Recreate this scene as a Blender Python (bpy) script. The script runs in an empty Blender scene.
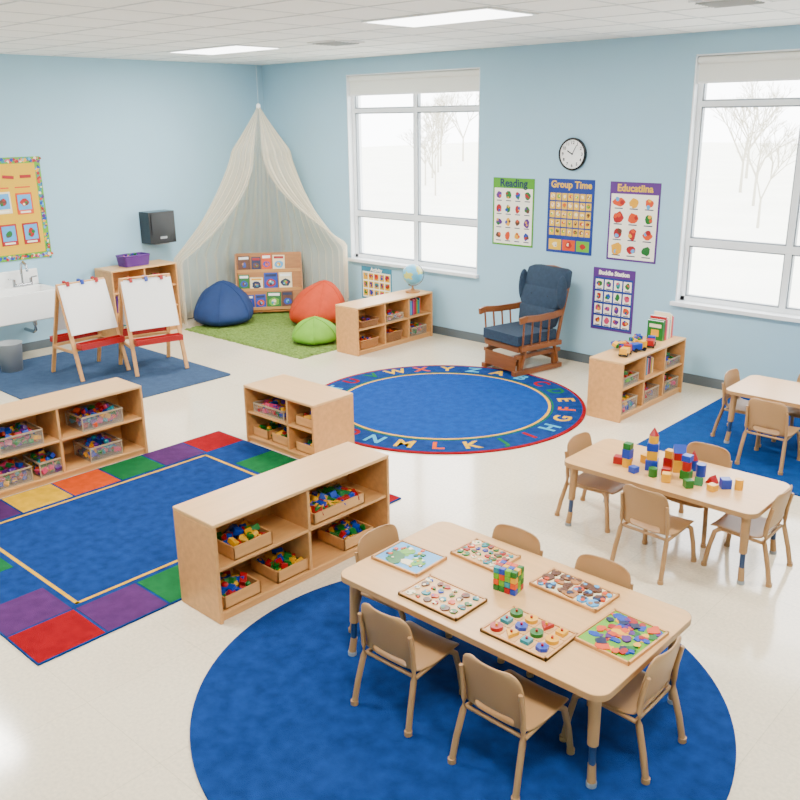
import bpy, math, random
from mathutils import Matrix, Vector, Euler, noise
random.seed(7)
D=bpy.data; SC=bpy.context.scene
def lin(c):
    return tuple(((v/255)/12.92 if v/255<=.04045 else ((v/255+.055)/1.055)**2.4) for v in c)
MATS={}
def mat(name,col,rough=.5,var=0,scale=8,stretch=(1,1,1),bump=0,bscale=80,emit=None,spec=.5,trans=0,alpha=1,metal=0,sheen=0):
    if name in MATS: return MATS[name]
    m=D.materials.new(name); m.use_nodes=True; n=m.node_tree; L=n.links.new
    b=n.nodes['Principled BSDF']; c=lin(col)
    b.inputs['Base Color'].default_value=(*c,1); b.inputs['Roughness'].default_value=rough
    b.inputs['Specular IOR Level'].default_value=spec; b.inputs['Metallic'].default_value=metal
    if alpha<1: b.inputs['Alpha'].default_value=alpha
    if emit: b.inputs['Emission Color'].default_value=(1,1,1,1); b.inputs['Emission Strength'].default_value=emit
    tc=n.nodes.new('ShaderNodeTexCoord'); mp=n.nodes.new('ShaderNodeMapping'); mp.inputs['Scale'].default_value=stretch
    L(tc.outputs['Object'],mp.inputs[0])
    if var:
        nz=n.nodes.new('ShaderNodeTexNoise'); nz.inputs['Scale'].default_value=scale; nz.inputs['Detail'].default_value=6
        L(mp.outputs[0],nz.inputs['Vector'])
        r=n.nodes.new('ShaderNodeValToRGB'); r.color_ramp.elements[0].position=.3; r.color_ramp.elements[1].position=.7
        r.color_ramp.elements[0].color=(*[x*(1-var) for x in c],1); r.color_ramp.elements[1].color=(*[min(1,x*(1+var)) for x in c],1)
        L(nz.outputs[0],r.inputs[0]); L(r.outputs[0],b.inputs['Base Color'])
    if bump:
        nb=n.nodes.new('ShaderNodeTexNoise'); nb.inputs['Scale'].default_value=bscale; L(tc.outputs['Object'],nb.inputs['Vector'])
        bp=n.nodes.new('ShaderNodeBump'); bp.inputs['Strength'].default_value=bump; bp.inputs['Distance'].default_value=.01
        L(nb.outputs[0],bp.inputs['Height']); L(bp.outputs[0],b.inputs['Normal'])
    MATS[name]=m; return m
class B:
    def __init__(s): s.v=[];s.f=[];s.mi=[];s.sm=[];s.mats=[];s.T=Matrix()
    def m(s,mt):
        if mt not in s.mats: s.mats.append(mt)
        return s.mats.index(mt)
    def add(s,vs,fs,mt,smooth=False,T=None):
        M=s.T@T if T is not None else s.T
        o=len(s.v); s.v+=[tuple(M@Vector(v)) for v in vs]; k=s.m(mt)
        for f in fs: s.f.append([i+o for i in f]); s.mi.append(k); s.sm.append(smooth)
    def box(s,c,d,mt,rot=None):
        x,y,z=[q/2 for q in d]
        vs=[(-x,-y,-z),(x,-y,-z),(x,y,-z),(-x,y,-z),(-x,-y,z),(x,-y,z),(x,y,z),(-x,y,z)]
        fs=[(0,3,2,1),(4,5,6,7),(0,1,5,4),(1,2,6,5),(2,3,7,6),(3,0,4,7)]
        T=Matrix.Translation(c)
        if rot is not None: T=T@Euler(rot).to_matrix().to_4x4()
        s.add(vs,fs,mt,False,T)
    def bb(s,x0,x1,y0,y1,z0,z1,mt): s.box(((x0+x1)/2,(y0+y1)/2,(z0+z1)/2),(abs(x1-x0),abs(y1-y0),abs(z1-z0)),mt)
    def cyl(s,a,b,r1,mt,r2=None,n=16,smooth=True):
        a=Vector(a);b=Vector(b);r2=r1 if r2 is None else r2
        q=(b-a).to_track_quat('Z','Y').to_matrix().to_4x4(); T=Matrix.Translation(a)@q; h=(b-a).length
        vs=[];
        for i in range(n):
            t=2*math.pi*i/n; vs.append((r1*math.cos(t),r1*math.sin(t),0))
        for i in range(n):
            t=2*math.pi*i/n; vs.append((r2*math.cos(t),r2*math.sin(t),h))
        s.add(vs,[(i,(i+1)%n,n+(i+1)%n,n+i) for i in range(n)],mt,smooth,T)
        s.add(vs,[tuple(range(n-1,-1,-1)),tuple(range(n,2*n))],mt,False,T)
    def bar(s,a,b,w,t,mt,up='Y'):
        a=Vector(a);b=Vector(b); q=(b-a).to_track_quat('Z',up).to_matrix().to_4x4(); h=(b-a).length
        T=Matrix.Translation((a+b)/2)@q
        x,y,z=w/2,t/2,h/2
        vs=[(-x,-y,-z),(x,-y,-z),(x,y,-z),(-x,y,-z),(-x,-y,z),(x,-y,z),(x,y,z),(-x,y,z)]
        s.add(vs,[(0,3,2,1),(4,5,6,7),(0,1,5,4),(1,2,6,5),(2,3,7,6),(3,0,4,7)],mt,False,T)
    def tube(s,pts,r,mt,n=10):
        pts=[Vector(p) for p in pts]
        rs=r if isinstance(r,(list,tuple)) else [r]*len(pts)
        vs=[];fs=[]
        for i,p in enumerate(pts):
            d=(pts[min(i+1,len(pts)-1)]-pts[max(i-1,0)]).normalized()
            q=d.to_track_quat('Z','Y').to_matrix()
            for k in range(n):
                t=2*math.pi*k/n; vs.append(tuple(p+q@Vector((rs[i]*math.cos(t),rs[i]*math.sin(t),0))))
        for i in range(len(pts)-1):
            for k in range(n): fs.append((i*n+k,i*n+(k+1)%n,(i+1)*n+(k+1)%n,(i+1)*n+k))
        s.add(vs,fs,mt,True); e=(len(pts)-1)*n
        s.add(vs,[tuple(range(n-1,-1,-1)),tuple(range(e,e+n))],mt)
    def prism(s,o,z0,z1,mt,T=None,smooth=False):
        n=len(o); vs=[(x,y,z0) for x,y in o]+[(x,y,z1) for x,y in o]
        s.add(vs,[tuple(range(n-1,-1,-1)),tuple(range(n,2*n))],mt,False,T)
        s.add(vs,[(i,(i+1)%n,n+(i+1)%n,n+i) for i in range(n)],mt,smooth,T)
    def lathe(s,prof,mt,n=32,c=(0,0,0),fn=None):
        vs=[];fs=[]
        for r,z in prof:
            for k in range(n):
                t=2*math.pi*k/n; v=Vector((r*math.cos(t),r*math.sin(t),z))
                if fn: v=fn(v,t)
                vs.append(tuple(v+Vector(c)))
        for i in range(len(prof)-1):
            for k in range(n): fs.append((i*n+k,i*n+(k+1)%n,(i+1)*n+(k+1)%n,(i+1)*n+k))
        s.add(vs,fs,mt,True)
    def ell(s,c,r,mt,n=20):
        prof=[(max(1e-4,math.sin(math.pi*i/12)),-math.cos(math.pi*i/12)) for i in range(13)]
        s.lathe(prof,mt,n,c,lambda v,t:Vector((v.x*r[0],v.y*r[1],v.z*r[2])))
    def ring(s,r0,r1,z,mt,n=96,a0=0,a1=2*math.pi):
        vs=[];k=n
        for i in range(n+1):
            t=a0+(a1-a0)*i/n; vs+=[(r0*math.cos(t),r0*math.sin(t),z),(r1*math.cos(t),r1*math.sin(t),z)]
        s.add(vs,[(2*i,2*i+1,2*i+3,2*i+2) for i in range(n)],mt)
    def text(s,body,size,T,mt,ext=.001,bold=0):
        cu=D.curves.new('tmp','FONT');cu.body=body;cu.size=size;cu.align_x='CENTER';cu.align_y='CENTER';cu.extrude=ext;cu.offset=bold;cu.resolution_u=3
        o=D.objects.new('tmp',cu);SC.collection.objects.link(o);bpy.context.view_layer.update()
        me=o.evaluated_get(bpy.context.evaluated_depsgraph_get()).to_mesh()
        vs=[tuple(v.co) for v in me.vertices];fs=[tuple(p.vertices) for p in me.polygons]
        D.objects.remove(o);D.curves.remove(cu)
        s.add(vs,fs,mt,False,T)
    def mesh(s,name):
        me=D.meshes.new(name); me.from_pydata(s.v,[],s.f)
        for m_ in s.mats: me.materials.append(m_)
        me.polygons.foreach_set('material_index',s.mi); me.polygons.foreach_set('use_smooth',s.sm); me.update(); return me
    def obj(s,name,T=None,bevel=0,subsurf=0,solid=0):
        o=D.objects.new(name,s.mesh(name)); SC.collection.objects.link(o)
        if T is not None: o.matrix_world=T
        fin(o,bevel,subsurf,solid); return o
def fin(o,bevel=0,subsurf=0,solid=0):
    if solid: m=o.modifiers.new('s','SOLIDIFY');m.thickness=solid;m.offset=0
    if subsurf: m=o.modifiers.new('u','SUBSURF');m.levels=subsurf;m.render_levels=subsurf
    if bevel: m=o.modifiers.new('b','BEVEL');m.width=bevel;m.segments=2;m.limit_method='ANGLE';m.angle_limit=.9
def TR(x,y,z=0,deg=0): return Matrix.Translation((x,y,z))@Matrix.Rotation(math.radians(deg),4,'Z')
def rr(w,h,r,n=6):
    o=[]
    for cx,cy,a in((w/2-r,h/2-r,0),(-w/2+r,h/2-r,90),(-w/2+r,-h/2+r,180),(w/2-r,-h/2+r,270)):
        for i in range(n+1):
            t=math.radians(a+90*i/n); o.append((cx+r*math.cos(t),cy+r*math.sin(t)))
    return o
def ngon(n,r,cx=0,cy=0,ph=0): return [(cx+r*math.cos(ph+2*math.pi*i/n),cy+r*math.sin(ph+2*math.pi*i/n)) for i in range(n)]
def blob(r,cx,cy,n=10,j=.3,ex=1,ey=1): return [(cx+ex*r*(1+random.uniform(-j,j))*math.cos(2*math.pi*i/n),cy+ey*r*(1+random.uniform(-j,j))*math.sin(2*math.pi*i/n)) for i in range(n)]
# ---------------- materials
wood=mat('maple_wood',(208,150,88),.42,.10,3,(1,9,9),0)
wood2=mat('maple_laminate',(220,170,110),.35,.05,3,(1,12,12))
woodd=mat('oak_wood',(170,110,54),.4,.15,4,(1,8,8))
tan=mat('tan_plastic',(168,127,83),.4,.02,6,spec=.4)
white=mat('white_paint',(244,244,242),.4)
cer=mat('ceramic',(250,250,248),.12)
chrome=mat('chrome',(170,172,176),.18,metal=1)
black=mat('black_plastic',(20,20,22),.25)
grey=mat('grey_plastic',(150,155,158),.5)
paper=mat('paper_white',(250,249,246),.7)
COL={'red':(164,3,8),'yellow':(228,162,0),'blue':(5,56,162),'green':(12,104,30),'orange':(212,68,0),'purple':(84,26,118),'teal':(6,130,144),'pink':(200,56,100),'brown':(92,50,24),'cream':(238,220,180),'navy':(14,28,70),'lgreen':(100,166,30),'lblue':(76,160,216)}
C={k:mat('toy_'+k,v,.35) for k,v in COL.items()}
prim=[C['red'],C['yellow'],C['blue'],C['green']]; many=prim+[C['orange'],C['purple'],C['teal'],C['pink']]
# ---------------- room
wm=mat('wall_paint_blue',(159,199,220),.75,.015,2,bump=.05,bscale=200)
RX,RY,RZ=12.2,-10.0,3.32
b=B();b.bb(-.3,RX+.3,RY-.3,.3,-.15,0,D.materials.new('floor_vinyl'))
floor=b.obj('floor')
m=D.materials['floor_vinyl'];m.use_nodes=True;n=m.node_tree;L=n.links.new;bs=n.nodes['Principled BSDF']
tc=n.nodes.new('ShaderNodeTexCoord')
br=n.nodes.new('ShaderNodeTexBrick');br.offset=0;br.inputs['Scale'].default_value=1;br.inputs['Brick Width'].default_value=.61;br.inputs['Row Height'].default_value=.61;br.inputs['Mortar Size'].default_value=.0018
br.inputs['Color1'].default_value=(*lin((234,218,189)),1);br.inputs['Color2'].default_value=(*lin((232,215,186)),1);br.inputs['Mortar'].default_value=(*lin((214,198,168)),1)
L(tc.outputs['Object'],br.inputs['Vector'])
n1=n.nodes.new('ShaderNodeTexNoise');n1.inputs['Scale'].default_value=55;n1.inputs['Detail'].default_value=5;L(tc.outputs['Object'],n1.inputs['Vector'])
mr=n.nodes.new('ShaderNodeMapRange');mr.inputs[1].default_value=.3;mr.inputs[2].default_value=.7;mr.inputs[3].default_value=.88;mr.inputs[4].default_value=1.06;L(n1.outputs[0],mr.inputs[0])
mx=n.nodes.new('ShaderNodeMix');mx.data_type='RGBA';mx.blend_type='MULTIPLY';mx.inputs[0].default_value=1
L(br.outputs[0],mx.inputs[6]);L(mr.outputs[0],mx.inputs[7]);L(mx.outputs[2],bs.inputs['Base Color']);bs.inputs['Roughness'].default_value=.12;bs.inputs['Specular IOR Level'].default_value=.85
cm=mat('ceiling_tile',(246,247,245),.9,.015,60,bump=.05,bscale=120)
gm=mat('ceiling_grid',(214,217,218),.6)
b=B();b.bb(-.3,RX+.3,RY-.3,.3,RZ,RZ+.1,cm)
x=1.39-.61*3
while x<RX:
    if x>0: b.bb(x-.010,x+.010,RY,0,RZ-.003,RZ+.01,gm)
    x+=.61
y=-1.83+.61*3
while y>RY:
    if y<0: b.bb(0,RX,y-.010,y+.010,RZ-.0035,RZ+.01,gm)
    y-=.61
b.obj('ceiling')
WX=[(1.66,3.80),(6.31,8.45)];WZ=(.80,3.13);TH=.24
b=B()
xs=[-.26]+[v for w in WX for v in w]+[RX+.26]
for i in range(0,len(xs),2): b.bb(xs[i],xs[i+1],0,TH,0,RZ,wm)
for w in WX:
    b.bb(w[0],w[1],0,TH,0,WZ[0],wm);b.bb(w[0],w[1],0,TH,WZ[1],RZ,wm)
b.obj('wall_back')
b=B();b.bb(-.26,0,RY,0,0,RZ,wm);b.obj('wall_left')
b=B();b.bb(RX,RX+.26,RY,0,0,RZ,wm);b.obj('wall_right')
b=B();b.bb(-.26,RX+.26,RY-.26,RY,0,RZ,wm);b.obj('wall_front')
bbm=mat('baseboard_vinyl',(86,96,102),.5)
b=B();b.bb(.012,RX,-.012,-.0005,.0005,.10,bbm);b.obj('baseboard_back')
b=B();b.bb(.0005,.012,RY,-.0005,.0005,.10,bbm);b.obj('baseboard_left')
shade=mat('roller_shade',(240,240,232),.8)
fr=mat('window_frame',(238,241,244),.35)
frg=mat('window_gasket',(140,148,154),.4)
glass=D.materials.new('window_glass');glass.use_nodes=True;n=glass.node_tree;n.nodes.clear()
o_=n.nodes.new('ShaderNodeOutputMaterial');t_=n.nodes.new('ShaderNodeBsdfTransparent');g_=n.nodes.new('ShaderNodeBsdfGlossy');g_.inputs['Roughness'].default_value=.02;mm=n.nodes.new('ShaderNodeMixShader');mm.inputs[0].default_value=.04
n.links.new(t_.outputs[0],mm.inputs[1]);n.links.new(g_.outputs[0],mm.inputs[2]);n.links.new(mm.outputs[0],o_.inputs[0])
for k,w in enumerate(WX):
    b=B();x0,x1=w;z0,z1=WZ;e=.001
    b.bb(x0+e,x0+.015,.002,TH,z0+e,z1-e,fr);b.bb(x1-.015,x1-e,.002,TH,z0+e,z1-e,fr);b.bb(x0+e,x1-e,.002,TH,z1-.015,z1-e,fr)
    b.bb(x0-.03,x1+.03,-.05,-.001,z0-.02,z0+.018,fr);b.bb(x0+e,x1-e,-.002,TH,z0+e,z0+.018,fr)
    ya,yb=.08,.15
    f=.045;xm=(x0+x1)/2+(.03 if k==0 else -.05)
    b.bb(x0+.015,x0+.015+f,ya,yb,z0+.02,z1-.015,fr);b.bb(x1-.015-f,x1-.015,ya,yb,z0+.02,z1-.015,fr)
    b.bb(x0+.015,x1-.015,ya,yb,z1-.015-f,z1-.015,fr);b.bb(x0+.015,x1-.015,ya,yb,z0+.018,z0+.02+f,fr)
    b.bb(xm-.028,xm+.028,ya-.002,yb,z0+.02,z1-.015,fr)
    b.bb(x0+.015,x1-.015,ya-.004,yb,1.37,1.44,fr);b.bb(x0+.015,x1-.015,ya-.004,yb,2.67,2.72,fr)
    for a_,c_ in((x0+.06,xm-.028),(xm+.028,x1-.06)):
        for za,zb in((z0+.065,1.37),(1.44,2.67),(2.72,z1-.06)):
            b.bb(a_,a_+.014,ya+.01,yb-.01,za,zb,frg);b.bb(c_-.014,c_,ya+.01,yb-.01,za,zb,frg)
            b.bb(a_,c_,ya+.01,yb-.01,za,za+.014,frg);b.bb(a_,c_,ya+.01,yb-.01,zb-.014,zb,frg)
            b.bb(a_,c_,.114,.116,za,zb,glass)
    b.obj('window_%d'%(k+1),bevel=.003)
    b=B();b.bb(x0+.02,x1-.02,.050,.054,2.89,3.07,shade);b.cyl((x0+.02,.045,3.08),(x1-.02,.045,3.08),.033,shade);b.bb(x0+.02,x1-.02,.044,.060,2.875,2.895,white)
    b.obj('roller_shade')
# ---------------- outside
og=mat('outdoor_grass',(222,222,210),.9,.06,.5)
b=B();b.bb(-60,60,.4,90,-.45,-.35,og);b.obj('ground_outside')
bark=mat('tree_bark',(172,166,150),.9)
def tree(x,y,h):
    b=B()
    def br(p,d,l,r,lev):
        q=p+d*l;b.cyl(p,q,r,bark,r*.7,n=4)
        if lev==0:return
        for _ in range(3):
            nd=(d+Vector((random.uniform(-.75,.75),random.uniform(-.75,.75),random.uniform(-.1,.5)))).normalized()
            br(q,nd,l*random.uniform(.62,.82),r*.64,lev-1)
    br(Vector((0,0,-.05)),Vector((0,0,1)),h*.20,h*.011,5)
    b.obj('bare_tree',TR(x,y,-.35))
for x_,y_,h_ in ((-13,19,4.2),(-10,23,5),(-17,23,5),(-20,27,6),(-15,30,6),(-23,31,6),(-12.5,27,5),(-27,36,7),(-19,35,7),(-22,40,8),(-30,42,8),(1,16,4),(3.2,18,4.5),(5,21,5),(-1.5,22,5),(1,26,6),(-4,27,6),(-1,32,7),(4,30,7),(-7,35,7),(2,36,8),(-3,38,8)): tree(x_,y_,h_)
# ---------------- ceiling fixtures
em=mat('light_diffuser',(255,255,255),.5,emit=8)
for i,(x,y) in enumerate(((2.0,-2.135),(5.60,-2.745),(9.32,-2.745),(2.0,-5.8),(5.66,-6.4),(9.32,-6.4))):
    b=B();b.bb(x-.61,x+.61,y-.305,y+.305,RZ-.012,RZ-.004,white);b.bb(x-.58,x+.58,y-.275,y+.275,RZ-.014,RZ-.0115,em);b.obj('ceiling_light_panel')
    l=D.lights.new('troffer','AREA');l.shape='RECTANGLE';l.size=1.15;l.size_y=.54;l.energy=120;l.color=(1,.975,.935)
    o=D.objects.new('troffer_light',l);SC.collection.objects.link(o);o.location=(x,y,RZ-.03)
lg=mat('vent_grey',(190,194,196),.5)
for x,y in((3.45,-1.86),(7.5,-2.1)):
    b=B();b.bb(x-.2,x+.2,y-.2,y+.2,RZ-.014,RZ-.002,white)
    for i in range(7): b.box((x,y-.15+.05*i,RZ-.018),(.34,.02,.004),lg,(.5,0,0))
    b.obj('ceiling_vent')
for w in WX:
    l=D.lights.new('portal','AREA');l.shape='RECTANGLE';l.size=w[1]-w[0];l.size_y=WZ[1]-WZ[0];l.cycles.is_portal=True
    o=D.objects.new('window_portal',l);SC.collection.objects.link(o);o.location=((w[0]+w[1])/2,TH+.02,(WZ[0]+WZ[1])/2);o.rotation_euler=(-math.pi/2,0,0)
W=D.worlds.new('World');SC.world=W;W.use_nodes=True;W.node_tree.nodes['Background'].inputs[0].default_value=(.97,.985,1,1);W.node_tree.nodes['Background'].inputs[1].default_value=13
# ---------------- rugs
def rugmat(name,col,v=.08): return mat(name,col,.95,v,14,bump=.5,bscale=260,spec=.1)
rblue=rugmat('rug_royal_blue',(16,52,112),.24); rsteel=rugmat('rug_steel_blue',(58,78,106),.12)
def rug_rect(name,x0,x1,y0,y1,m_,h=.012):
    b=B();b.prism(rr(x1-x0,y1-y0,.04),0.0005,h,m_);b.obj(name,TR((x0+x1)/2,(y0+y1)/2))
rug_rect('easel_area_rug',.4,2.72,-4.75,-2.85,rsteel)
rug_rect('reading_table_rug',7.0,10.2,-2.13,-.12,rugmat('rug_blue',(10,60,122),.14))
b=B();b.prism(ngon(128,1.235),0.0005,.012,rblue);b.obj('round_blue_rug',TR(7.975,-5.51))
gsh=mat('shaggy_green',(108,132,62),.95,.3,40,bump=.9,bscale=90,spec=.1)
b=B();N=70;x0,x1,y0,y1=.5,2.8,-1.95,-.3;vs=[];fs=[]
for i in range(N+1):
    for j in range(N+1):
        ed=1 if 0<i<N and 0<j<N else 0
        vs.append((x0+(x1-x0)*i/N+random.uniform(-.01,.01),y0+(y1-y0)*j/N+random.uniform(-.01,.01),.001+ed*random.uniform(.008,.028)))
for i in range(N):
    for j in range(N): fs.append((i*(N+1)+j,(i+1)*(N+1)+j,(i+1)*(N+1)+j+1,i*(N+1)+j+1))
b.add(vs,fs,gsh);b.obj('shaggy_green_rug')
b=B();R=1.335
rg={k:rugmat('rug_'+k,v,.14) for k,v in {'red':(140,2,16),'yellow':(218,166,0),'green':(20,98,50),'orange':(204,70,4),'purple':(80,40,92),'lb':(64,160,198),'b2':(8,62,138)}.items()}
b.prism(ngon(128,R),0.0005,.011,rg['red'])
b.ring(0.0001,R-.03,.0120,rblue);b.ring(R-.31,R-.295,.0125,rg['green']);b.ring(R-.345,R-.32,.0125,rg['yellow']);b.ring(.0001,R-.345,.0123,rg['b2'])
lc=[rg['yellow'],rg['lb'],rg['red'],rg['green'],rg['yellow'],rg['orange']]
for i in range(26):
    a=math.radians(100-i*360/26); x=(R-.165)*math.cos(a);y=(R-.165)*math.sin(a)
    far=(x*-.68+y*.73)>0
    rot=a-math.pi/2 if far else a+math.pi/2
    T=Matrix.Translation((x,y,.0125))@Matrix.Rotation(rot,4,'Z')
    b.text('ABCDEFGHIJKLMNOPQRSTUVWXYZ'[i],.22,T,lc[i%6],.0008,.006)
b.obj('alphabet_circle_rug',TR(5.07,-2.14))
b=B();x0,x1,y0,y1=4.09,6.258,-6.73,-4.03
b.bb(x0,x1,y0,y1,.0005,.011,rblue)
nx,ny=6,7;dx=(x1-x0)/nx;dy=(y1-y0)/ny
def tile(i,j,c): 
    if c: b.bb(x0+i*dx+.008,x0+(i+1)*dx-.008,y0+j*dy+.008,y0+(j+1)*dy-.008,.011,.0122,c)
r_,p_,g_2,o_2,y_2=rg['red'],rg['purple'],rg['green'],rg['orange'],rg['yellow']
left=[g_2,p_,y_2,o_2,g_2,p_,r_]
rightc=[r_,p_,g_2,o_2,y_2,p_,r_]
for j in range(ny): tile(0,j,left[j]);tile(nx-1,j,rightc[j])
for i,c in enumerate([p_,g_2,None,p_]): tile(i+1,0,c)
for i,c in enumerate([None,g_2,y_2,o_2]): tile(i+1,ny-1,c)
ya,yb,xa,xb=y0+dy+.03,y1-dy-.03,x0+dx+.03,x1-dx-.03;t=.022
for q in((xa,xb,ya,ya+t),(xa,xb,yb-t,yb),(xa,xa+t,ya,yb),(xb-t,xb,ya,yb)): b.bb(*q,.011,.0123,rg['yellow'])
b.obj('color_block_rug')
# ---------------- shelves and contents
def shelf(name,L,Dp,H,T,div=(0.5,),rows=1):
    b=B();t=.022
    b.bb(-L/2,-L/2+t,-Dp/2,Dp/2,0,H,wood);b.bb(L/2-t,L/2,-Dp/2,Dp/2,0,H,wood)
    b.bb(-L/2,L/2,-Dp/2,Dp/2,H,H+.022,wood2)
    b.bb(-L/2+t,L/2-t,-Dp/2+.01,Dp/2,.035,.055,wood);b.bb(-L/2+t,L/2-t,-Dp/2+.02,-Dp/2+.035,0,.035,wood)
    b.bb(-L/2+t,L/2-t,Dp/2-.015,Dp/2-.002,.03,H,wood)
    for k in range(rows):
        z=.055+(H-.055)*(k+1)/(rows+1);b.bb(-L/2+t,L/2-t,-Dp/2+.012,Dp/2-.015,z-.01,z+.01,wood)
    for d in div: b.bb(-L/2+L*d-t/2,-L/2+L*d+t/2,-Dp/2+.012,Dp/2-.015,.055,H,wood)
    return b.obj(name,T,bevel=.005)
def toys(b,w,d,z,n,cols,s0=.02,s1=.042,hh=.05):
    for _ in range(n):
        x=random.uniform(-w/2,w/2)*.85;y=random.uniform(-d/2,d/2)*.85
        k=1-max(abs(x)/(w/2),abs(y)/(d/2))**2*.6
        zz=z+random.uniform(.2,1)*hh*k;s=random.uniform(s0,s1);c=random.choice(cols);q=random.random()
        if q<.6: b.box((x,y,zz),(s,s*random.choice((1,1,1.7)),s*.8),c,(random.uniform(-.5,.5),random.uniform(-.5,.5),random.uniform(0,3)))
        elif q<.85: b.cyl((x,y,zz-s*.4),(x+random.uniform(-.3,.3)*s,y+random.uniform(-.3,.3)*s,zz+s*.4),s*.5,c,n=10)
        else: b.ell((x,y,zz),(s*.5,)*3,c,10)
clear=mat('clear_bin_plastic',(200,196,186),.12,alpha=.13)
def obin(b,w,d,h,mt,t=.008):
    b.bb(-w/2,w/2,-d/2,d/2,0,t,mt)
    b.bb(-w/2,w/2,-d/2,-d/2+t,0,h,mt);b.bb(-w/2,w/2,d/2-t,d/2,0,h,mt);b.bb(-w/2,-w/2+t,-d/2,d/2,0,h,mt);b.bb(w/2-t,w/2,-d/2,d/2,0,h,mt)
def wtray(T,w=.24,d=.24,h=.075,n=45,cols=None,big=1):
    b=B();obin(b,w,d,h,wood,.01);toys(b,w-.03,d-.03,h*.35,n,cols or prim,.028*big,.045*big,h*.9);b.obj('wooden_block_tray',T,bevel=.002)
rim=mat('bin_rim',(168,146,116),.3)
def cbin(T,w=.26,d=.24,h=.11,n=75,cols=None):
    b=B();obin(b,w,d,h,clear,.004)
    b.bb(-w/2-.006,w/2+.006,-d/2-.006,-d/2+.004,h-.012,h,rim);b.bb(-w/2-.006,w/2+.006,d/2-.004,d/2+.006,h-.012,h,rim);b.bb(-w/2-.006,-w/2+.004,-d/2,d/2,h-.012,h,rim);b.bb(w/2-.004,w/2+.006,-d/2,d/2,h-.012,h,rim)
    for sx in(-1,1):
        for sy in(-1,1): b.bb(sx*w/2-.004,sx*w/2+.004,sy*d/2-.004,sy*d/2+.004,0,h,rim)
    b.bb(-w/2,w/2,-d/2-.002,-d/2+.002,0,.008,rim)
    toys(b,w*1.08-.02,d*1.08-.02,.025,int(n*1.3),cols or many,.026,.048,h*.5);toys(b,w-.03,d-.03,h*.5,n//2,cols or many,.026,.048,h*.7);b.obj('toy_storage_bin',T)
def basket(T,w,d,h,mt,n=20,cols=None,name='woven_basket'):
    b=B()
    for i in range(int(h/.014)):
        f=.9+.1*i/(h/.014);o=rr(w*f,d*f,.03,3);b.tube([(x,y,.008+i*.014) for x,y in o+[o[0]]],.008,mt,6)
    o=rr(w,d,.03,3);b.tube([(x,y,h) for x,y in o+[o[0]]],.011,mt,6)
    b.prism(rr(w*.88,d*.88,.03,3),0,.01,mt);toys(b,w*.85,d*.85,h*.4,n,cols or many,.02,.04,h*.7);b.obj(name,T)
def books(T,n,w0=.02,h0=.2,dp=.16,first=None):
    b=B();x=0
    for i in range(n):
        w=random.uniform(.6,1.4)*w0;h=h0*random.uniform(.8,1.1);c=random.choice(many+[C['navy'],C['cream'],C['lgreen'],C['lblue']])
        if i==0 and first: c=first
        b.bb(x,x+w*.9,-dp/2,dp/2,0,h,c);b.bb(x+w*.12,x+w*.78,-dp/2+.003,dp/2+.002,h,h+.0015,paper)
        if i==0:
            b.bb(x-.0012,x,-dp*.38,dp*.38,h*.66,h*.84,C['cream']);b.bb(x-.0012,x,-dp*.25,dp*.25,h*.2,h*.55,C['yellow'])
        x+=w
    b.obj('book_row',T,bevel=0)
zs=.0005
TC=TR(6.455,-5.22,zs,90);shelf('low_toy_shelf',1.34,.37,.57,TC)
z1=.0555;z2=.055+(.57-.055)/2+.0105
for x,z,kw in((-.40,z2,dict(w=.27,d=.26,h=.08)),(-.49,z1,dict(w=.25,d=.25)),(-.12,z1,dict(w=.24,d=.25,n=50)),(.42,z1,dict(w=.26,d=.25))): wtray(TC@TR(x,-.03,z),**kw)
wtray(TC@TR(.26,-.03,z2),w=.42,d=.26,h=.07,n=150,big=1.25)
TA=TR(3.89,-5.575,zs,90);shelf('low_toy_shelf',1.70,.38,.56,TA,div=(.58,))
zA=.055+(.56-.055)/2+.0105
for x,z,w in((-.62,z1,.28),(-.25,z1,.28),(.05,z1,.19),(.50,z1,.27),(-.60,zA,.28),(-.15,zA,.32),(.50,zA,.34)):
    cbin(TA@TR(x,-.03,z),w=w,h=.12,d=.26)
TB=TR(4.90,-3.80,zs,0);shelf('low_toy_shelf',.86,.44,.48,TB,div=(.62,))
zB=.055+(.48-.055)/2+.0105
cbin(TB@TR(-.16,-.06,zB),w=.38,h=.08,n=90);wtray(TB@TR(.26,-.05,zB),w=.2,n=25)
wtray(TB@TR(-.3,-.05,z1),w=.2,n=30);wtray(TB@TR(-.05,-.05,z1),w=.2,n=30);wtray(TB@TR(.26,-.05,z1),w=.22,n=25)
TD=TR(3.04,-.785,zs,90);shelf('low_toy_shelf',1.31,.36,.54,TD,div=(.36,.68))
brown=mat('wicker',(140,92,50),.8,.2,60)
z2d=.055+(.54-.055)/2+.0105
basket(TD@TR(-.42,-.03,z2d),.3,.24,.07,brown,14);basket(TD@TR(-.42,-.03,z1),.3,.24,.1,woodd,20)
basket(TD@TR(.0,-.03,z1),.28,.24,.11,brown,25);cbin(TD@TR(.0,-.03,z2d),w=.28,h=.08,n=30);cbin(TD@TR(.43,-.03,z1),n=35);books(TD@TR(.32,-.03,z2d),9)
TE=TR(6.45,-.95,zs,90);shelf('low_toy_shelf',1.22,.34,.53,TE,div=(.36,.68))
zE=.055+(.53-.055)/2+.0105
for x in(-.40,.02,.42): cbin(TE@TR(x,-.02,z1),w=.27,n=50,h=.12)
books(TE@TR(-.08,-.02,zE),10,h0=.17);cbin(TE@TR(-.40,-.02,zE),w=.26,h=.09,n=45,cols=[C['green'],C['lgreen'],C['red']]);cbin(TE@TR(.42,-.02,zE),w=.28,h=.08,n=35)
books(TE@TR(.32,.02,.553),10,.020,.23,.16,C['green'])
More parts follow.
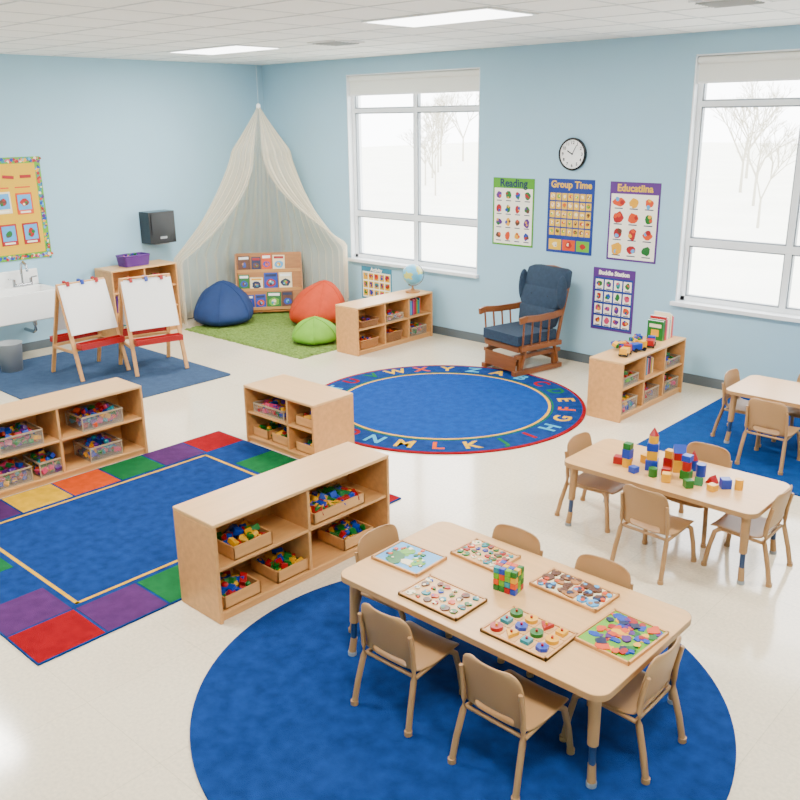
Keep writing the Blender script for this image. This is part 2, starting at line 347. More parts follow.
def truck(T,c1,c2):
    b=B();b.bb(-.08,.02,-.035,.035,.02,.075,c1);b.bb(.025,.075,-.033,.033,.02,.09,c2);b.bb(-.085,.08,-.03,.03,.012,.025,black)
    for x in(-.055,.045):
        for s in(-1,1): b.cyl((x,s*.025,.019),(x,s*.042,.019),.019,black)
    b.bb(.04,.077,-.027,.027,.05,.08,C['lblue']);b.obj('toy_truck',T,bevel=.003)
truck(TE@TR(-.36,-.05,.553,10),C['yellow'],C['red']);truck(TE@TR(-.15,-.06,.553,-20),C['blue'],C['yellow']);truck(TE@TR(.07,-.07,.553,20),C['red'],C['blue'])
b=B();toys(b,.16,.09,.03,14,prim,.03,.045,.04);b.obj('toy_block_pile',TE@TR(.12,.09,.554))
b=B();toys(b,.2,.09,.03,14,prim,.03,.045,.04);b.obj('toy_block_pile',TE@TR(-.2,.10,.554))
TF=TR(.225,-2.385,zs,90);shelf('low_toy_shelf',.93,.40,.85,TF,div=(.5,),rows=2)
basket(TF@TR(-.03,0,.873),.36,.22,.13,C['purple'],40,[C['purple'],C['pink'],C['green'],C['blue']],'purple_basket')
books(TF@TR(-.38,-.02,.332),10,h0=.2);cbin(TF@TR(.25,-.04,.332),n=30);cbin(TF@TR(.25,-.04,.0555));cbin(TF@TR(-.22,-.04,.0555));cbin(TF@TR(.23,-.04,.596),n=30)
# ---------------- tables
legtip=mat('leg_insert_blue',(30,56,94),.4)
def table(name,x0,x1,y0,y1,z0,H=.46):
    b=B();w=x1-x0;d=y1-y0
    b.prism(rr(w,d,.07,8),H-.028,H,tan);b.prism(rr(w-.006,d-.006,.067,8),H,H+.0015,wood2)
    for sx in(-1,1):
        for sy in(-1,1):
            x=sx*(w/2-.07);y=sy*(d/2-.07);x2=x+sx*.018;y2=y+sy*.018
            b.cyl((x,y,H-.028),(x+sx*.008,y+sy*.008,.19),.027,tan,.023);b.cyl((x+sx*.008,y+sy*.008,.19),(x+sx*.012,y+sy*.012,.09),.015,legtip)
            b.cyl((x+sx*.010,y+sy*.010,.10),(x2,y2,.02),.017,tan,.019);b.cyl((x2,y2,.02),(x2,y2,0),.022,grey)
    return b.obj(name,TR((x0+x1)/2,(y0+y1)/2,z0),bevel=.003)
table('activity_table',7.325,8.81,-5.67,-4.85,.0122);table('activity_table',7.33,8.60,-3.66,-3.06,zs);table('activity_table',7.49,8.72,-1.5,-.9,.0122)
def chairmesh():
    b=B()
    prof=[(.165,.252,.135),(.16,.266,.155),(.13,.275,.162),(.06,.270,.164),(0,.265,.162),(-.07,.264,.158),(-.125,.268,.152),(-.155,.285,.148),(-.168,.315,.147),(-.175,.36,.152),(-.186,.42,.156),(-.197,.48,.154),(-.204,.515,.146),(-.208,.535,.125),(-.209,.543,.09)]
    nx=12;vs=[];fs=[]
    for i,(y,z,hw) in enumerate(prof):
        for j in range(nx+1):
            u=-1+2*j/nx
            dish=-.010*(1-u*u) if i<8 else 0
            cur=.022*u*u if i>=8 else 0
            vs.append((u*hw,y+cur,z+dish))
    for i in range(len(prof)-1):
        for j in range(nx):
            if i==7 and 2<=j<=nx-3: continue
            a=i*(nx+1)+j;fs.append((a,a+1,a+nx+2,a+nx+1))
    b.add(vs,fs,tan,True)
    sh=D.objects.new('tmp',b.mesh('t'));SC.collection.objects.link(sh)
    fin(sh,0,1,.010)
    bpy.context.view_layer.update()
    me=sh.evaluated_get(bpy.context.evaluated_depsgraph_get()).to_mesh()
    c=B();c.add([tuple(v.co) for v in me.vertices],[tuple(p.vertices) for p in me.polygons],tan,True)
    D.objects.remove(sh)
    for s in(-1,1):
        c.tube([(s*.165,-.222,.012),(s*.160,-.20,.12),(s*.152,-.168,.24),(s*.150,-.165,.30),(s*.150,-.172,.38),(s*.149,-.19,.47)],[.0145,.0145,.0145,.013,.011,.009],tan)
        c.tube([(s*.168,.165,.012),(s*.160,.15,.13),(s*.148,.130,.23),(s*.135,.10,.252)],.0145,tan)
        c.tube([(s*.135,.12,.250),(s*.14,0,.248),(s*.150,-.155,.248)],.010,tan)
        for y,x in((-.223,.165),(.166,.168)): c.cyl((s*x,y,0),(s*x,y,.022),.018,tan)
    c.tube([(-.135,.10,.248),(.135,.10,.248)],.009,tan);c.tube([(-.15,-.15,.248),(.15,-.15,.248)],.009,tan)
    return c.mesh('school_chair')
CM=chairmesh()
def chair(x,y,deg,z):
    o=D.objects.new('school_chair',CM);SC.collection.objects.link(o);o.matrix_world=TR(x,y,z,deg)
zr=.0125
for x,y,d in((7.83,-5.665,1),(8.42,-5.67,-1),(8.69,-5.29,90),(7.45,-5.31,-90),(7.81,-5.005,180),(8.32,-5.005,180)): chair(x,y,d,zr)
for x,y,d in((8.05,-3.69,-3),(7.465,-3.36,-90),(8.46,-3.37,90),(8.02,-3.15,180)): chair(x,y,d,zs)
for x,y,d in((7.61,-1.2,-90),(7.96,-1.62,0),(7.99,-1.0,180)): chair(x,y,d,zr)
# ---------------- puzzles
ZT=.0122+.4617
def pic(b,cx,cy,r,z,cols,k=3,h=.004):
    c=random.choice(cols);b.prism(blob(r,cx,cy,10,.22,random.uniform(.7,1.15),random.uniform(.7,1.15)),z,z+h*random.uniform(.95,1.02),c)
    for i in range(k-1):
        a=random.uniform(0,6.28);q=r*random.uniform(.3,.7);b.prism(blob(r*random.uniform(.25,.5),cx+q*math.cos(a),cy+q*math.sin(a),8,.2),z,z+h*(1.1+.08*i),random.choice(cols))
def puzzle(x,y,w,d,kind,deg=0):
    b=B();b.prism(rr(w,d,.012,3),0,.010,wood)
    for q in((-w/2,w/2,-d/2,-d/2+.010),(-w/2,w/2,d/2-.010,d/2),(-w/2,-w/2+.010,-d/2,d/2),(w/2-.010,w/2,-d/2,d/2)): b.bb(*q,.0,.016,wood)
    iw,id_=w-.026,d-.026
    if kind=='map':
        b.bb(-iw/2,iw/2,-id_/2,id_/2,.01,.0125,C['lblue'])
        for i in range(8): b.prism(blob(random.uniform(.028,.045),random.uniform(-iw/2,iw/2)*.7,random.uniform(-id_/2,id_/2)*.62,14,.3),.0125,.0140+i*.0003,[C['lgreen'],C['lgreen'],C['green'],C['cream']][i%4])
        for i in range(22): b.prism(blob(random.uniform(.006,.013),random.uniform(-iw/2,iw/2)*.88,random.uniform(-id_/2,id_/2)*.88),.0125,.0168+i*.0001,random.choice([C['cream'],C['orange'],C['brown'],C['green'],C['yellow'],C['teal']]))
    elif kind=='small':
        b.bb(-iw/2,iw/2,-id_/2,id_/2,.01,.012,wood2)
        for i in range(6):
            for j in range(4): pic(b,(-.5+(i+.5+random.uniform(-.18,.18))/6)*iw*.96,(-.5+(j+.5+random.uniform(-.15,.15))/4)*id_*.96,random.uniform(.014,.023),.012,prim+[C['orange'],C['brown'],C['brown'],C['green'],C['teal'],C['cream']],3,.007)
    elif kind=='dark':
        b.bb(-iw/2,iw/2,-id_/2,id_/2,.01,.0125,C['cream'])
        for i in range(6):
            for j in range(3): pic(b,(-.5+(i+.5+random.uniform(-.12,.12))/6)*iw,(-.5+(j+.5)/3)*id_,.029,.0125,[C['brown'],C['navy'],C['brown'],woodd,C['orange'],C['brown'],C['brown'],C['lblue']],4,.008)
    elif kind=='shapes':
        k=0
        for i in range(4):
            for j in range(3):
                cx=(-.5+(i+.5)/4)*iw;cy=(-.5+(j+.5)/3)*id_;c=[C['red'],C['yellow'],C['green'],C['blue'],C['teal'],C['yellow']][(i*2+j*3+k)%6];k+=1
                b.prism(rr(iw/4*.94,id_/3*.94,.008,2),.0,.013,wood2,TR(cx,cy))
                n=[24,3,4,6,24][(i+2*j)%5];b.prism(ngon(n,.029 if n!=3 else .034,cx,cy,.78),.013,.030,c);b.cyl((cx,cy,.030),(cx,cy,.040),.006,C['red'] if c!=C['red'] else C['yellow'],n=8)
    else:
        b.bb(-iw/2,iw/2,-id_/2,id_/2,.01,.0125,C['lgreen'])
        for i in range(70):
            cx=random.uniform(-.45,.45)*iw;cy=random.uniform(-.45,.45)*id_;c=random.choice([C['red'],C['orange'],C['yellow'],C['blue'],C['purple'],C['navy'],C['green'],C['yellow'],C['orange']])
            b.prism(blob(random.uniform(.014,.028),cx,cy,11,.3,random.uniform(.6,1.3),random.uniform(.6,1.3)),.010,.014+i*.0001,c)
    b.obj('wooden_puzzle',TR(x,y,ZT,deg),bevel=0)
puzzle(7.50,-5.32,.30,.24,'map',2);puzzle(7.87,-5.50,.35,.23,'small',0);puzzle(7.77,-5.04,.29,.21,'small',-2)
puzzle(8.29,-5.04,.37,.20,'dark',-2);puzzle(8.34,-5.48,.34,.25,'shapes',0);puzzle(8.65,-5.24,.27,.32,'mosaic',-3)
b=B();s=.03
for i in range(4):
    for j in range(3):
        for k in range(4): b.box(((i-1.5)*s,(j-1)*s,s/2+k*s),(s*.93,)*3,random.choice(prim+[C['orange'],C['teal'],C['lgreen']]))
b.obj('toy_block_cube',TR(8.05,-5.23,ZT,8),bevel=.002)
ZB=.4617+zs
def stack(x,y,items,deg=0):
    b=B();z=0
    for kind,s,h,c in items:
        if kind=='b': b.box((0,0,z+h/2),(s,s,h),c)
        elif kind=='c': b.cyl((0,0,z),(0,0,z+h),s/2,c,n=20)
        elif kind=='t': b.add([(-s/2,-s/2,z),(s/2,-s/2,z),(s/2,s/2,z),(-s/2,s/2,z),(-s/2,0,z+h),(s/2,0,z+h)],[(0,3,2,1),(0,1,5,4),(2,3,4,5),(1,2,5),(3,0,4)],c)
        elif kind=='k': b.cyl((0,0,z),(0,0,z+h),s/2,c,.002,n=20)
        z+=h
    b.obj('toy_block_stack' if len(items)>1 else 'toy_block',TR(x,y,ZB,deg),bevel=.003)
r,yl,bl,g=prim
stack(7.84,-3.40,[('b',.075,.07,bl),('b',.065,.06,yl),('b',.07,.05,bl),('c',.06,.05,yl),('k',.06,.05,r)],20)
stack(7.70,-3.46,[('c',.06,.06,yl),('b',.055,.06,bl),('b',.05,.04,g)])
stack(7.98,-3.32,[('b',.065,.08,yl),('b',.065,.05,r),('t',.075,.05,bl)],30)
stack(8.07,-3.40,[('b',.06,.055,g),('c',.055,.06,r),('b',.055,.04,bl)])
stack(7.90,-3.28,[('b',.06,.06,r),('b',.05,.05,yl)]);stack(8.04,-3.24,[('c',.06,.07,bl),('k',.06,.06,r)])
for i,(x,y) in enumerate([(7.66,-3.36),(7.76,-3.32),(7.78,-3.52),(7.90,-3.50),(7.95,-3.42),(8.0,-3.52),(8.12,-3.30),(8.17,-3.44),(8.22,-3.36),(8.27,-3.47),(8.31,-3.38),(8.14,-3.52),(7.63,-3.44),(8.38,-3.35)]):
    s=random.choice((.05,.055,.06));stack(x,y,[(random.choice('bbct'),s,s*random.choice((.8,1,1.3)),prim[i%4])],random.uniform(0,90))
def beanbag(name,x,y,r,h,m_,lean=(0,0)):
    b=B();prof=[(.001,0),(.55,.0),(.85,.03),(.98,.16),(1,.32),(.93,.5),(.8,.66),(.6,.82),(.36,.94),(.15,.99),(.001,1)]
    def fn(v,t):
        q=v.z;w=1+.035*math.sin(6*t)*math.sin(q*3)+.05*noise.noise(Vector((v.x*2,v.y*2,q*3)))
        X_=v.x*r*w+lean[0]*q*q;Y_=v.y*r*w+lean[1]*q*q
        Z_=q*h*(1+.08*noise.noise(Vector((v.x*2.5,v.y*2.5,7))))
        d=max(0,(v.x*.7-v.y*.7));Z_-=.32*h*q*d
        return Vector((X_,Y_,max(0,Z_)))
    b.lathe(prof,m_,40,fn=fn)
    for k in range(6):
        t=k*math.pi/3+.26;pts=[]
        for rr_,z_ in prof[3:]: pts.append(fn(Vector((rr_*math.cos(t),rr_*math.sin(t),z_)),t))
        b.tube(pts,.007,m_,6)
    b.obj(name,TR(x,y,.0295),subsurf=1)
beanbag('navy_bean_bag',.64,-1.40,.40,.52,mat('fabric_navy',(12,44,94),.8,.08,12,bump=.3,bscale=12),(-.12,.10))
beanbag('orange_bean_bag',1.60,-.60,.38,.54,mat('fabric_orange',(186,54,0),.8,.08,12,bump=.3,bscale=12),(.06,.10))
beanbag('green_floor_pouf',2.36,-1.32,.29,.29,mat('fabric_lime',(108,164,30),.8,.08,12,bump=.3,bscale=12))
# ---------------- book display
b=B();w=.9
for s in(-1,1):
    b.add([(s*w/2-.01,-.16,0),(s*w/2-.01,.14,0),(s*w/2-.01,.14,.80),(s*w/2-.01,.08,.80),(s*w/2-.01,-.16,.2),(s*w/2+.01,-.16,0),(s*w/2+.01,.14,0),(s*w/2+.01,.14,.80),(s*w/2+.01,.08,.80),(s*w/2+.01,-.16,.2)],
     [(0,1,2,3,4),(9,8,7,6,5),(0,5,6,1),(1,6,7,2),(2,7,8,3),(3,8,9,4),(4,9,5,0)],woodd)
b.bb(-w/2,w/2,.125,.14,.02,.80,woodd);b.bb(-w/2,w/2,-.15,.13,.02,.04,woodd)
covers=[C['lblue'],C['cream'],C['red'],C['green'],C['yellow'],C['blue'],C['teal'],C['orange'],C['lgreen'],C['brown'],C['navy']]
for k in range(3):
    z=.06+.25*k;y=-.13+.08*k
    b.bb(-w/2,w/2,y-.014,y-.002,z-.01,z+.03,wood);b.box((0,y+.045,z+.12),(w-.02,.012,.26),woodd,(-.22,0,0))
    x=-w/2+.03
    while x<w/2-.13:
        hh=random.uniform(.15,.24);ww=random.uniform(.12,.21)
        if x+ww>w/2-.015: break
        c=random.choice(covers);T0=Matrix.Translation((x+ww/2,y+.018,z+.01+hh/2))@Euler((-.22,random.uniform(-.04,.04),0)).to_matrix().to_4x4()
        s0=b.T;b.T=T0@Euler((math.pi/2,0,0)).to_matrix().to_4x4()
        b.box((0,0,0),(ww,hh,.010),c)
        b.bb(-ww*.40,ww*.40,hh*.26,hh*.42,.005,.0056,random.choice([paper,C['yellow'],C['red'],C['navy']]))
        b.prism(blob(ww*.33,0,-hh*.12,12,.15,1.1,.9),.005,.006,random.choice(covers+[paper]))
        pic(b,0,-hh*.12,ww*.2,.006,covers,4,.0008)
        b.T=s0;x+=ww+random.uniform(.008,.02)
b.obj('book_display_rack',TR(.58,-.55,.03,50),bevel=.002)
# ---------------- canopy
cloth=D.materials.new('sheer_canopy_cloth');cloth.use_nodes=True;n=cloth.node_tree;n.nodes.clear()
o_=n.nodes.new('ShaderNodeOutputMaterial');a=n.nodes.new('ShaderNodeBsdfTransparent');d=n.nodes.new('ShaderNodeBsdfDiffuse');e=n.nodes.new('ShaderNodeBsdfTranslucent')
d.inputs[0].default_value=(*lin((253,238,210)),1);e.inputs[0].default_value=(*lin((253,238,210)),1)
m1=n.nodes.new('ShaderNodeMixShader');m1.inputs[0].default_value=.45;m2=n.nodes.new('ShaderNodeMixShader')
lw=n.nodes.new('ShaderNodeLayerWeight');lw.inputs[0].default_value=.5;mr=n.nodes.new('ShaderNodeMapRange');mr.inputs[3].default_value=.38;mr.inputs[4].default_value=1.0
n.links.new(lw.outputs['Facing'],mr.inputs[0]);n.links.new(mr.outputs[0],m2.inputs[0])
n.links.new(d.outputs[0],m1.inputs[1]);n.links.new(e.outputs[0],m1.inputs[2]);n.links.new(a.outputs[0],m2.inputs[1]);n.links.new(m1.outputs[0],m2.inputs[2]);n.links.new(m2.outputs[0],o_.inputs[0])
b=B();ax,ay=.62,-.60;NU,NV=240,48
def poly(t,P):
    n_=len(P)-1;k=min(int(t*n_),n_-1);f=t*n_-k
    return Vector(P[k]).lerp(Vector(P[k+1]),f)
def smoothpoly(t,P):
    v=Vector((0,0));c=0
    for d_ in(-.06,-.03,0,.03,.06):
        v+=poly(min(1,max(0,t+d_*min(1,4*min(t,1-t)))),P);c+=1
    return v/c
foot=[(.46,-1.86),(.14,-1.80),(.08,-1.2),(.08,-.10),(.9,-.08),(1.62,-.09),(1.80,-.20)]
vs=[];fs=[]
for i in range(NU+1):
    u=i/NU
    th=math.radians(-45-8-(360-16)*u)
    fo=smoothpoly(u,foot)
    edge=max(0,1-min(u,1-u)/.22)
    for j in range(NV+1):
        v=j/NV
        if v<.2:
            q=v/.2;rad=.015+.36*q**1.05;z=2.77-.56*q**.95;x=ax+rad*math.cos(th);y=ay+rad*math.sin(th)
        else:
            q=(v-.2)/.8
            p=min(1,q/.62); k=(p**(1.3+.6*edge))
            x=(ax+.375*math.cos(th))*(1-k)+fo.x*k;y=(ay+.375*math.sin(th))*(1-k)+fo.y*k
            zb=.04+.30*max(0,u-.7)/.3; z=2.21*(1-q)+zb*q
        amp=.026*min(1,v*3);ph=u*2*math.pi*26+1.5*math.sin(u*17)
        x+=amp*math.sin(ph)*math.cos(th);y+=amp*math.sin(ph)*math.sin(th)
        vs.append((max(.03,x),max(-1.90,min(-.03,y)),z))
for i in range(NU):
    for j in range(NV): a_=i*(NV+1)+j;fs.append((a_,a_+1,a_+NV+2,a_+NV+1))
b.add(vs,fs,cloth,True)
b.tube([(ax,ay,2.76),(ax,ay,RZ-.001)],.0015,paper);b.ell((ax,ay,2.77),(.03,.03,.035),paper)
b.obj('canopy_tent')
# ---------------- glider
cush=mat('cushion_slate',(34,52,72),.9,.15,30,bump=.3);gw=mat('glider_wood',(124,70,32),.4,.15,5,(1,1,8))
b=B()
for s in(-1,1):
    b.bb(s*.24-.03,s*.24+.03,-.36,.32,0,.05,gw)
    b.bb(s*.24-.02,s*.24+.02,-.30,-.24,.05,.2,gw);b.bb(s*.24-.02,s*.24+.02,.2,.26,.05,.2,gw);b.bb(s*.24-.02,s*.24+.02,-.34,.30,.18,.22,gw)
    b.bar((s*.27,-.28,.08),(s*.27,-.22,.30),.04,.018,gw);b.bar((s*.27,.24,.08),(s*.27,.18,.30),.04,.018,gw)
    b.bb(s*.28-.015,s*.28+.015,-.3,.28,.26,.31,gw)
    pts=[(s*.315,-.36,.60),(s*.325,-.28,.615),(s*.315,-.1,.60),(s*.30,.15,.60),(s*.28,.26,.61)];
    for a_,c_ in zip(pts,pts[1:]): b.bar(a_,c_,.03,.065,gw,'Y')
    for y in(-.28,-.16,-.04,.08): b.cyl((s*.285,y,.30),(s*.308,y-.01,.60),.010,gw)
    b.tube([(s*.27,.22,.26),(s*.28,.27,.55),(s*.28,.35,.85),(s*.24,.40,1.0)],[.02,.02,.018,.016],gw)
b.bb(-.24,.24,-.30,-.26,.10,.14,gw);b.bb(-.26,.26,-.32,-.28,.25,.31,gw);b.bb(-.24,.24,.22,.26,.10,.14,gw)
b.bb(-.24,.24,-.34,-.325,.04,.20,gw)
b.bb(-.28,.28,-.3,.25,.30,.32,gw)
b.tube([(-.24,.40,1.0),(-.12,.41,1.03),(0,.415,1.04),(.12,.41,1.03),(.24,.40,1.0)],.018,gw)
for k in range(5): x=-.16+.08*k;b.tube([(x,.24,.32),(x,.30,.6),(x,.41,1.01)],.009,gw,8)
b.bb(-.27,.27,-.34,.22,.325,.43,cush)
def pad(w0,w1,z0,z1,y0,y1,t):
    o=rr(1,1,.16,5)
    vs=[];n_=len(o)
    for dy,sc in((-t/2,.86),(-t/2*.8,.96),(0,1),(t/2,.95)):
        for x,z in o:
            q=z+.5;w=w0+(w1-w0)*q;vs.append((x*w*sc,y0+(y1-y0)*q+dy,z0+(z1-z0)*((z*sc)+.5)))
    fs=[tuple(range(n_-1,-1,-1)),tuple(range(3*n_,4*n_))]
    for r_ in range(3):
        for i in range(n_): fs.append((r_*n_+i,r_*n_+(i+1)%n_,(r_+1)*n_+(i+1)%n_,(r_+1)*n_+i))
    b.add(vs,fs,cush,True)
pad(.48,.56,.42,.66,.18,.235,.13);pad(.56,.62,.63,.86,.235,.30,.13);pad(.62,.56,.83,1.05,.30,.36,.13)
for s in(-1,1):
    b.ell((s*.29,.25,.82),(.035,.07,.18),cush,14)
    b.ell((s*.12,.215,.76),(.012,.010,.012),black,8);b.ell((s*.12,.28,.94),(.012,.010,.012),black,8)
b.obj('glider_rocking_chair',TR(4.91,-.60,.014,-12),bevel=.008)
# ---------------- easels
redp=C['red']
def easel(x,y,deg,w=.60,h=1.0,z=.0125):
    b=B()
    for s in(-1,1):
        b.bar((.30,s*w/2,0.005),(.0,s*w/2*.93,h),.04,.022,wood,'Y');b.bar((-.30,s*w/2,0.005),(-.0,s*w/2*.93,h),.04,.022,wood,'Y')
        b.bar((.20,s*w/2,.30),(-.20,s*w/2,.30),.02,.03,wood,'Y')
    ang=math.atan2(.30,h)
    for s in(1,-1):
        zc=.725;xc=s*(.30*(1-zc/h)+.026)
        b.box((xc,0,zc),(.012,w*.98,.53),white,(0,-s*ang,0));b.box((xc+s*.009,0,zc-.01),(.004,w*.88,.50),paper,(0,-s*ang,0))
        for k,c in((-.3,C['red']),(0,C['blue']),(.3,C['red'])): b.box((xc-s*.085+s*.018,k*w,zc+.26),(.03,.03,.05),c,(0,-s*ang,0))
        xt=s*(.30*(1-.37/h)+.085);b.bb(xt-.055,xt+.055,-w*.46,w*.46,.335,.345,redp);b.bb(xt+s*.05-.004,xt+s*.05+.004,-w*.46,w*.46,.335,.395,redp)
        b.bb(xt-.055,xt+.055,-w*.46,-w*.46+.008,.335,.395,redp);b.bb(xt-.055,xt+.055,w*.46-.008,w*.46,.335,.395,redp);b.bb(xt-s*.055-.004,xt-s*.055+.004,-w*.46,w*.46,.335,.395,redp)
        b.bb(s*.19-.012,s*.19+.012,-w/2,w/2,.305,.335,wood)
    b.cyl((0,-w/2,h),(0,w/2,h),.014,wood)
    b.obj('art_easel',TR(x,y,z,deg),bevel=.003)
easel(1.46,-3.79,2,.55,.98);easel(1.82,-3.24,-14,.55)
# ---------------- sink
b=B();x1_=.60;ya,yb=-4.42,-3.58;rz=.795
b.bb(.003,.05,ya,yb,.56,.97,cer)
b.bb(.003,x1_,ya,ya+.045,.48,rz,cer);b.bb(.003,x1_,yb-.045,yb,.48,rz,cer);b.bb(x1_-.045,x1_,ya,yb,.48,rz,cer);b.bb(.04,.17,ya,yb,.48,rz,cer);b.bb(.04,x1_-.02,ya+.02,yb-.02,.47,.60,cer)
ym=-3.80
b.cyl((.28,ym,.48),(.28,ym,.36),.025,chrome);b.tube([(.28,ym,.38),(.28,ym,.30),(.22,ym,.27),(.01,ym,.27)],.02,chrome)
b.tube([(.11,ym,rz),(.11,ym,.98),(.13,ym,1.05),(.19,ym,1.08),(.26,ym,1.05),(.27,ym,.98)],.015,chrome);b.cyl((.11,ym-.1,rz+.015),(.11,ym+.1,rz+.015),.017,chrome)
for s in(-1,1): b.cyl((.11,ym+s*.1,rz),(.11,ym+s*.1,.88),.016,chrome);b.bar((.11,ym+s*.1,.885),(.13,ym+s*.17,.895),.022,.014,chrome)
b.obj('wall_sink',bevel=.014)
b=B();b.lathe([(.001,0),(.11,0),(.135,.30),(.142,.31),(.13,.31),(.105,.02),(.001,.02)],grey,28);b.obj('trash_can',TR(.74,-4.33,.013))
b=B();b.bb(.003,.22,-2.14,-1.76,1.10,1.50,black);b.bb(.05,.232,-2.11,-1.79,1.22,1.47,black);b.bb(.10,.2,-2.05,-1.85,1.085,1.10,grey);b.bb(.232,.235,-2.0,-1.9,1.16,1.19,grey);b.obj('paper_towel_dispenser',bevel=.03)
# ---------------- clock
b=B();T=Matrix.Translation((5.05,-.003,2.22))@Euler((math.pi/2,0,0)).to_matrix().to_4x4();b.T=T
b.lathe([(.001,0),(.165,0),(.168,.02),(.16,.035),(.148,.035),(.146,.02),(.001,.02)],black,48);b.prism(ngon(48,.147),.02,.021,paper)
for i in range(12):
    a=math.radians(90-30*(i+1));b.text(str(i+1),.046,Matrix.Translation((.116*math.cos(a),.116*math.sin(a),.022)),black,.0005,.001)
for a,l,w in((math.radians(150),.07,.012),(math.radians(62),.105,.008)): b.box((l/2*math.cos(a),l/2*math.sin(a),.024),(l,w,.002),black,(0,0,a))
b.cyl((0,0,.02),(0,0,.028),.008,black);b.obj('wall_clock')
# ---------------- posters
def poster(name,x0,x1,z0,z1,border,inner,title,tc_,nx,ny,cardc,itemc,extra=None,bigr=.36,cap=True,bd=.02):
    b=B();w=x1-x0;h=z1-z0
    b.T=Matrix.Translation(((x0+x1)/2,-.002,(z0+z1)/2))@Euler((math.pi/2,0,0)).to_matrix().to_4x4()
    b.bb(-w/2,w/2,-h/2,h/2,0,.003,border);th=h*.15
    b.bb(-w/2+bd,w/2-bd,-h/2+bd,h/2-th,.003,.0035,inner)
    b.text(title,min(th*1.05,w*1.75/len(title)),Matrix.Translation((0,h/2-th*.52,.004)),tc_,.0006,.003)
    aw,ah=w-.05,h-th-.04;bot=-h/2+.03
    if extra: bot+=ah*.24;ah*=.74
    for i in range(nx):
        for j in range(ny):
            cx=-aw/2+aw*(i+.5)/nx;cy=bot+ah*(j+.5)/ny;cw=aw/nx*.84;ch=ah/ny*.82
            if cardc: b.bb(cx-cw/2,cx+cw/2,cy-ch/2,cy+ch/2,.0035,.004,cardc)
            q=min(cw,ch)*bigr;pic(b,cx,cy+ch*.06,q,.004,itemc,3,.0006)
            if cap: b.bb(cx-cw*.33,cx+cw*.33,cy-ch*.47,cy-ch*.39,.004,.0045,C['navy'] if cardc or inner is not pb else pw)
    if extra:
        for i in range(3):
            b.bb(-aw/2+aw*i/3+.008,-aw/2+aw*(i+1)/3-.008,-h/2+.03,-h/2+.03+(h-th)*.17,.0035,.004,extra[i%len(extra)])
            pic(b,-aw/2+aw*(i+.5)/3,-h/2+.03+(h-th)*.085,.035,.004,[C['red'],C['cream'],C['blue']],3,.0006)
    b.obj(name)
pg=mat('print_green',(74,150,14),.6);pb=mat('print_blue',(8,46,132),.6);pp=mat('print_purple',(84,34,118),.6);pw=mat('print_cream',(246,240,222),.6);py=mat('print_yellow',(226,178,10),.6);pt=mat('print_teal',(50,128,156),.6)
foods=[C['red'],C['orange'],C['green'],C['brown'],C['yellow'],C['purple']]
poster('reading_poster',4.02,4.58,1.20,1.95,pg,pw,'Reading',C['navy'],4,4,None,foods+[C['blue']],None,.40)
poster('group_time_poster',4.76,5.33,1.18,1.965,pb,pb,'Group Time',py,7,5,py,[C['orange'],C['cream'],C['lgreen'],C['brown'],C['cream']],[py,C['orange'],C['lgreen']],.34,False)
poster('education_poster',5.51,6.07,1.165,1.96,pp,pw,'Educatiina',py,3,4,None,[C['red'],C['yellow'],C['green'],C['orange'],C['lblue'],C['brown'],C['red'],C['orange']],None,.44)
poster('station_poster',5.37,5.86,.405,1.07,pp,pb,'Buddie Station',pw,4,4,pw,many)
poster('small_activity_poster',1.86,2.41,.30,.73,pt,pw,'Activity',pw,5,3,py,many,None,.4,False)
y0_,y1_=-4.75,-3.36;w=y1_-y0_;h=1.15
b=B();b.T=Matrix(((0,0,1,.003),(1,0,0,(y0_+y1_)/2),(0,1,0,1.655),(0,0,0,1)))
b.bb(-w/2,w/2,-h/2,h/2,0,.01,C['lgreen']);b.bb(-w/2+.07,w/2-.07,-h/2+.07,h/2-.07,.01,.012,mat('board_yellow',(224,174,0),.7))
for i in range(520):
    s=random.random()*(2*w+2*h)
    if s<w: p=(-w/2+s,-h/2+.035)
    elif s<2*w: p=(-w/2+s-w,h/2-.035)
    elif s<2*w+h: p=(-w/2+.035,-h/2+s-2*w)
    else: p=(w/2-.035,-h/2+s-2*w-h)
    b.prism(blob(random.uniform(.010,.020),p[0]+random.uniform(-.018,.018),p[1]+random.uniform(-.015,.015),8),.01,.013+random.random()*.002,random.choice(many+[C['cream'],C['lblue']]))
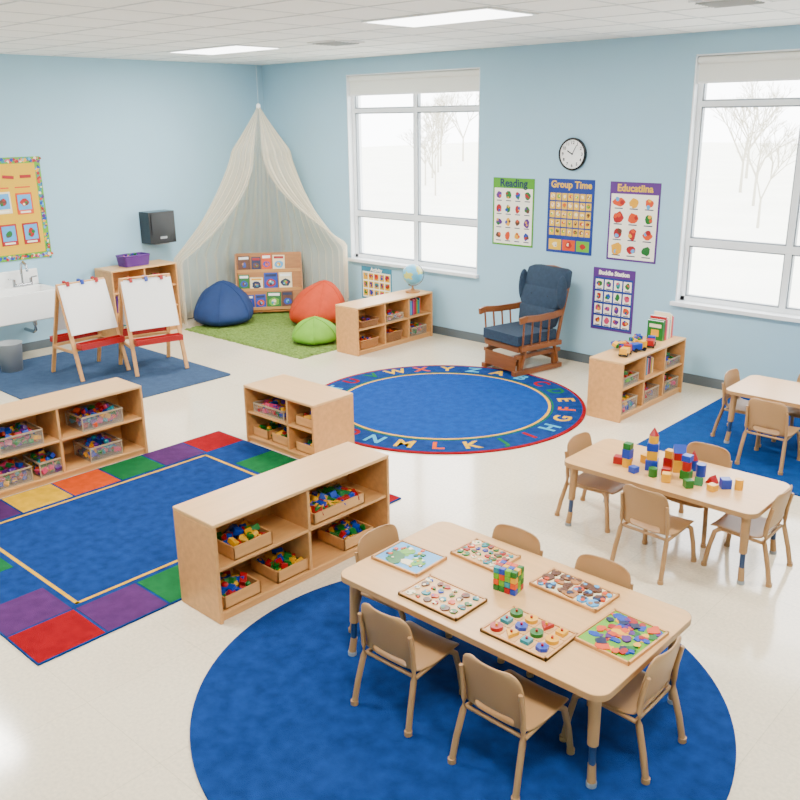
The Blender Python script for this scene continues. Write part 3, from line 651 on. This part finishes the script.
for cx,cy,c in((.48,-.28,C['red']),(.22,-.28,C['red']),(.45,.06,C['orange']),(.2,.08,C['cream']),(-.1,-.25,C['teal']),(-.1,.1,C['red']),(-.4,.0,C['blue'])):
    rz=random.uniform(-.06,.06)
    b.box((cx,cy,.014),(.19,.24,.004),c,(0,0,rz));b.box((cx,cy+.015,.017),(.155,.17,.002),C['lblue'] if c!=C['teal'] else C['cream'],(0,0,rz))
    pic(b,cx,cy+.01,.05,.018,[C['brown'],C['cream'],C['green'],C['red']],4,.001);b.bb(cx-.06,cx+.06,cy-.105,cy-.085,.016,.018,pw)
for cx in(.5,.3,.1,-.1,-.3): b.box((cx,.36,.014),(.13,.035,.003),random.choice([C['cream'],C['red'],C['teal']]),(0,0,random.uniform(-.2,.2)))
for cx in(.45,.2): b.bb(cx-.09,cx+.09,.235,.25,.012,.0135,C['orange'])
b.obj('bulletin_board')
# ---------------- globe
gmt=D.materials.new('globe_map');gmt.use_nodes=True;n=gmt.node_tree;bs=n.nodes['Principled BSDF'];tc=n.nodes.new('ShaderNodeTexCoord');nz=n.nodes.new('ShaderNodeTexNoise');nz.inputs['Scale'].default_value=9
rp=n.nodes.new('ShaderNodeValToRGB');rp.color_ramp.interpolation='CONSTANT';rp.color_ramp.elements[0].color=(*lin((96,178,212)),1);rp.color_ramp.elements[1].position=.54;rp.color_ramp.elements[1].color=(*lin((190,190,96)),1)
n.links.new(tc.outputs['Object'],nz.inputs['Vector']);n.links.new(nz.outputs[0],rp.inputs[0]);n.links.new(rp.outputs[0],bs.inputs['Base Color']);bs.inputs['Roughness'].default_value=.3
b=B();b.lathe([(.001,0),(.09,0),(.09,.012),(.03,.025),(.012,.05),(.012,.08),(.001,.08)],woodd,28);b.ell((0,0,.215),(.125,.125,.125),gmt,28)
pts=[(.138*math.cos(math.radians(a)),0,.215+.138*math.sin(math.radians(a))) for a in range(-115,75,12)];b.tube(pts,.006,chrome,8);b.cyl((0,0,.07),(-.05,0,.09),.008,chrome)
b.obj('desk_globe',TR(3.05,-.31,.564,40))
# ---------------- camera
X=Vector((.7364,-.1988,.6466)).normalized();Y=Vector((.6765,.2324,-.6988));Y=(Y-X*Y.dot(X)).normalized();Z=X.cross(Y)
c=D.cameras.new('camera');c.sensor_width=36;c.lens=878/800*36;c.clip_end=200
o=D.objects.new('camera',c);SC.collection.objects.link(o)
Rm=Matrix((X,Y,Z)).to_4x4();o.matrix_world=Matrix.Translation((10.18,-8.27,2.6))@Rm
SC.camera=o
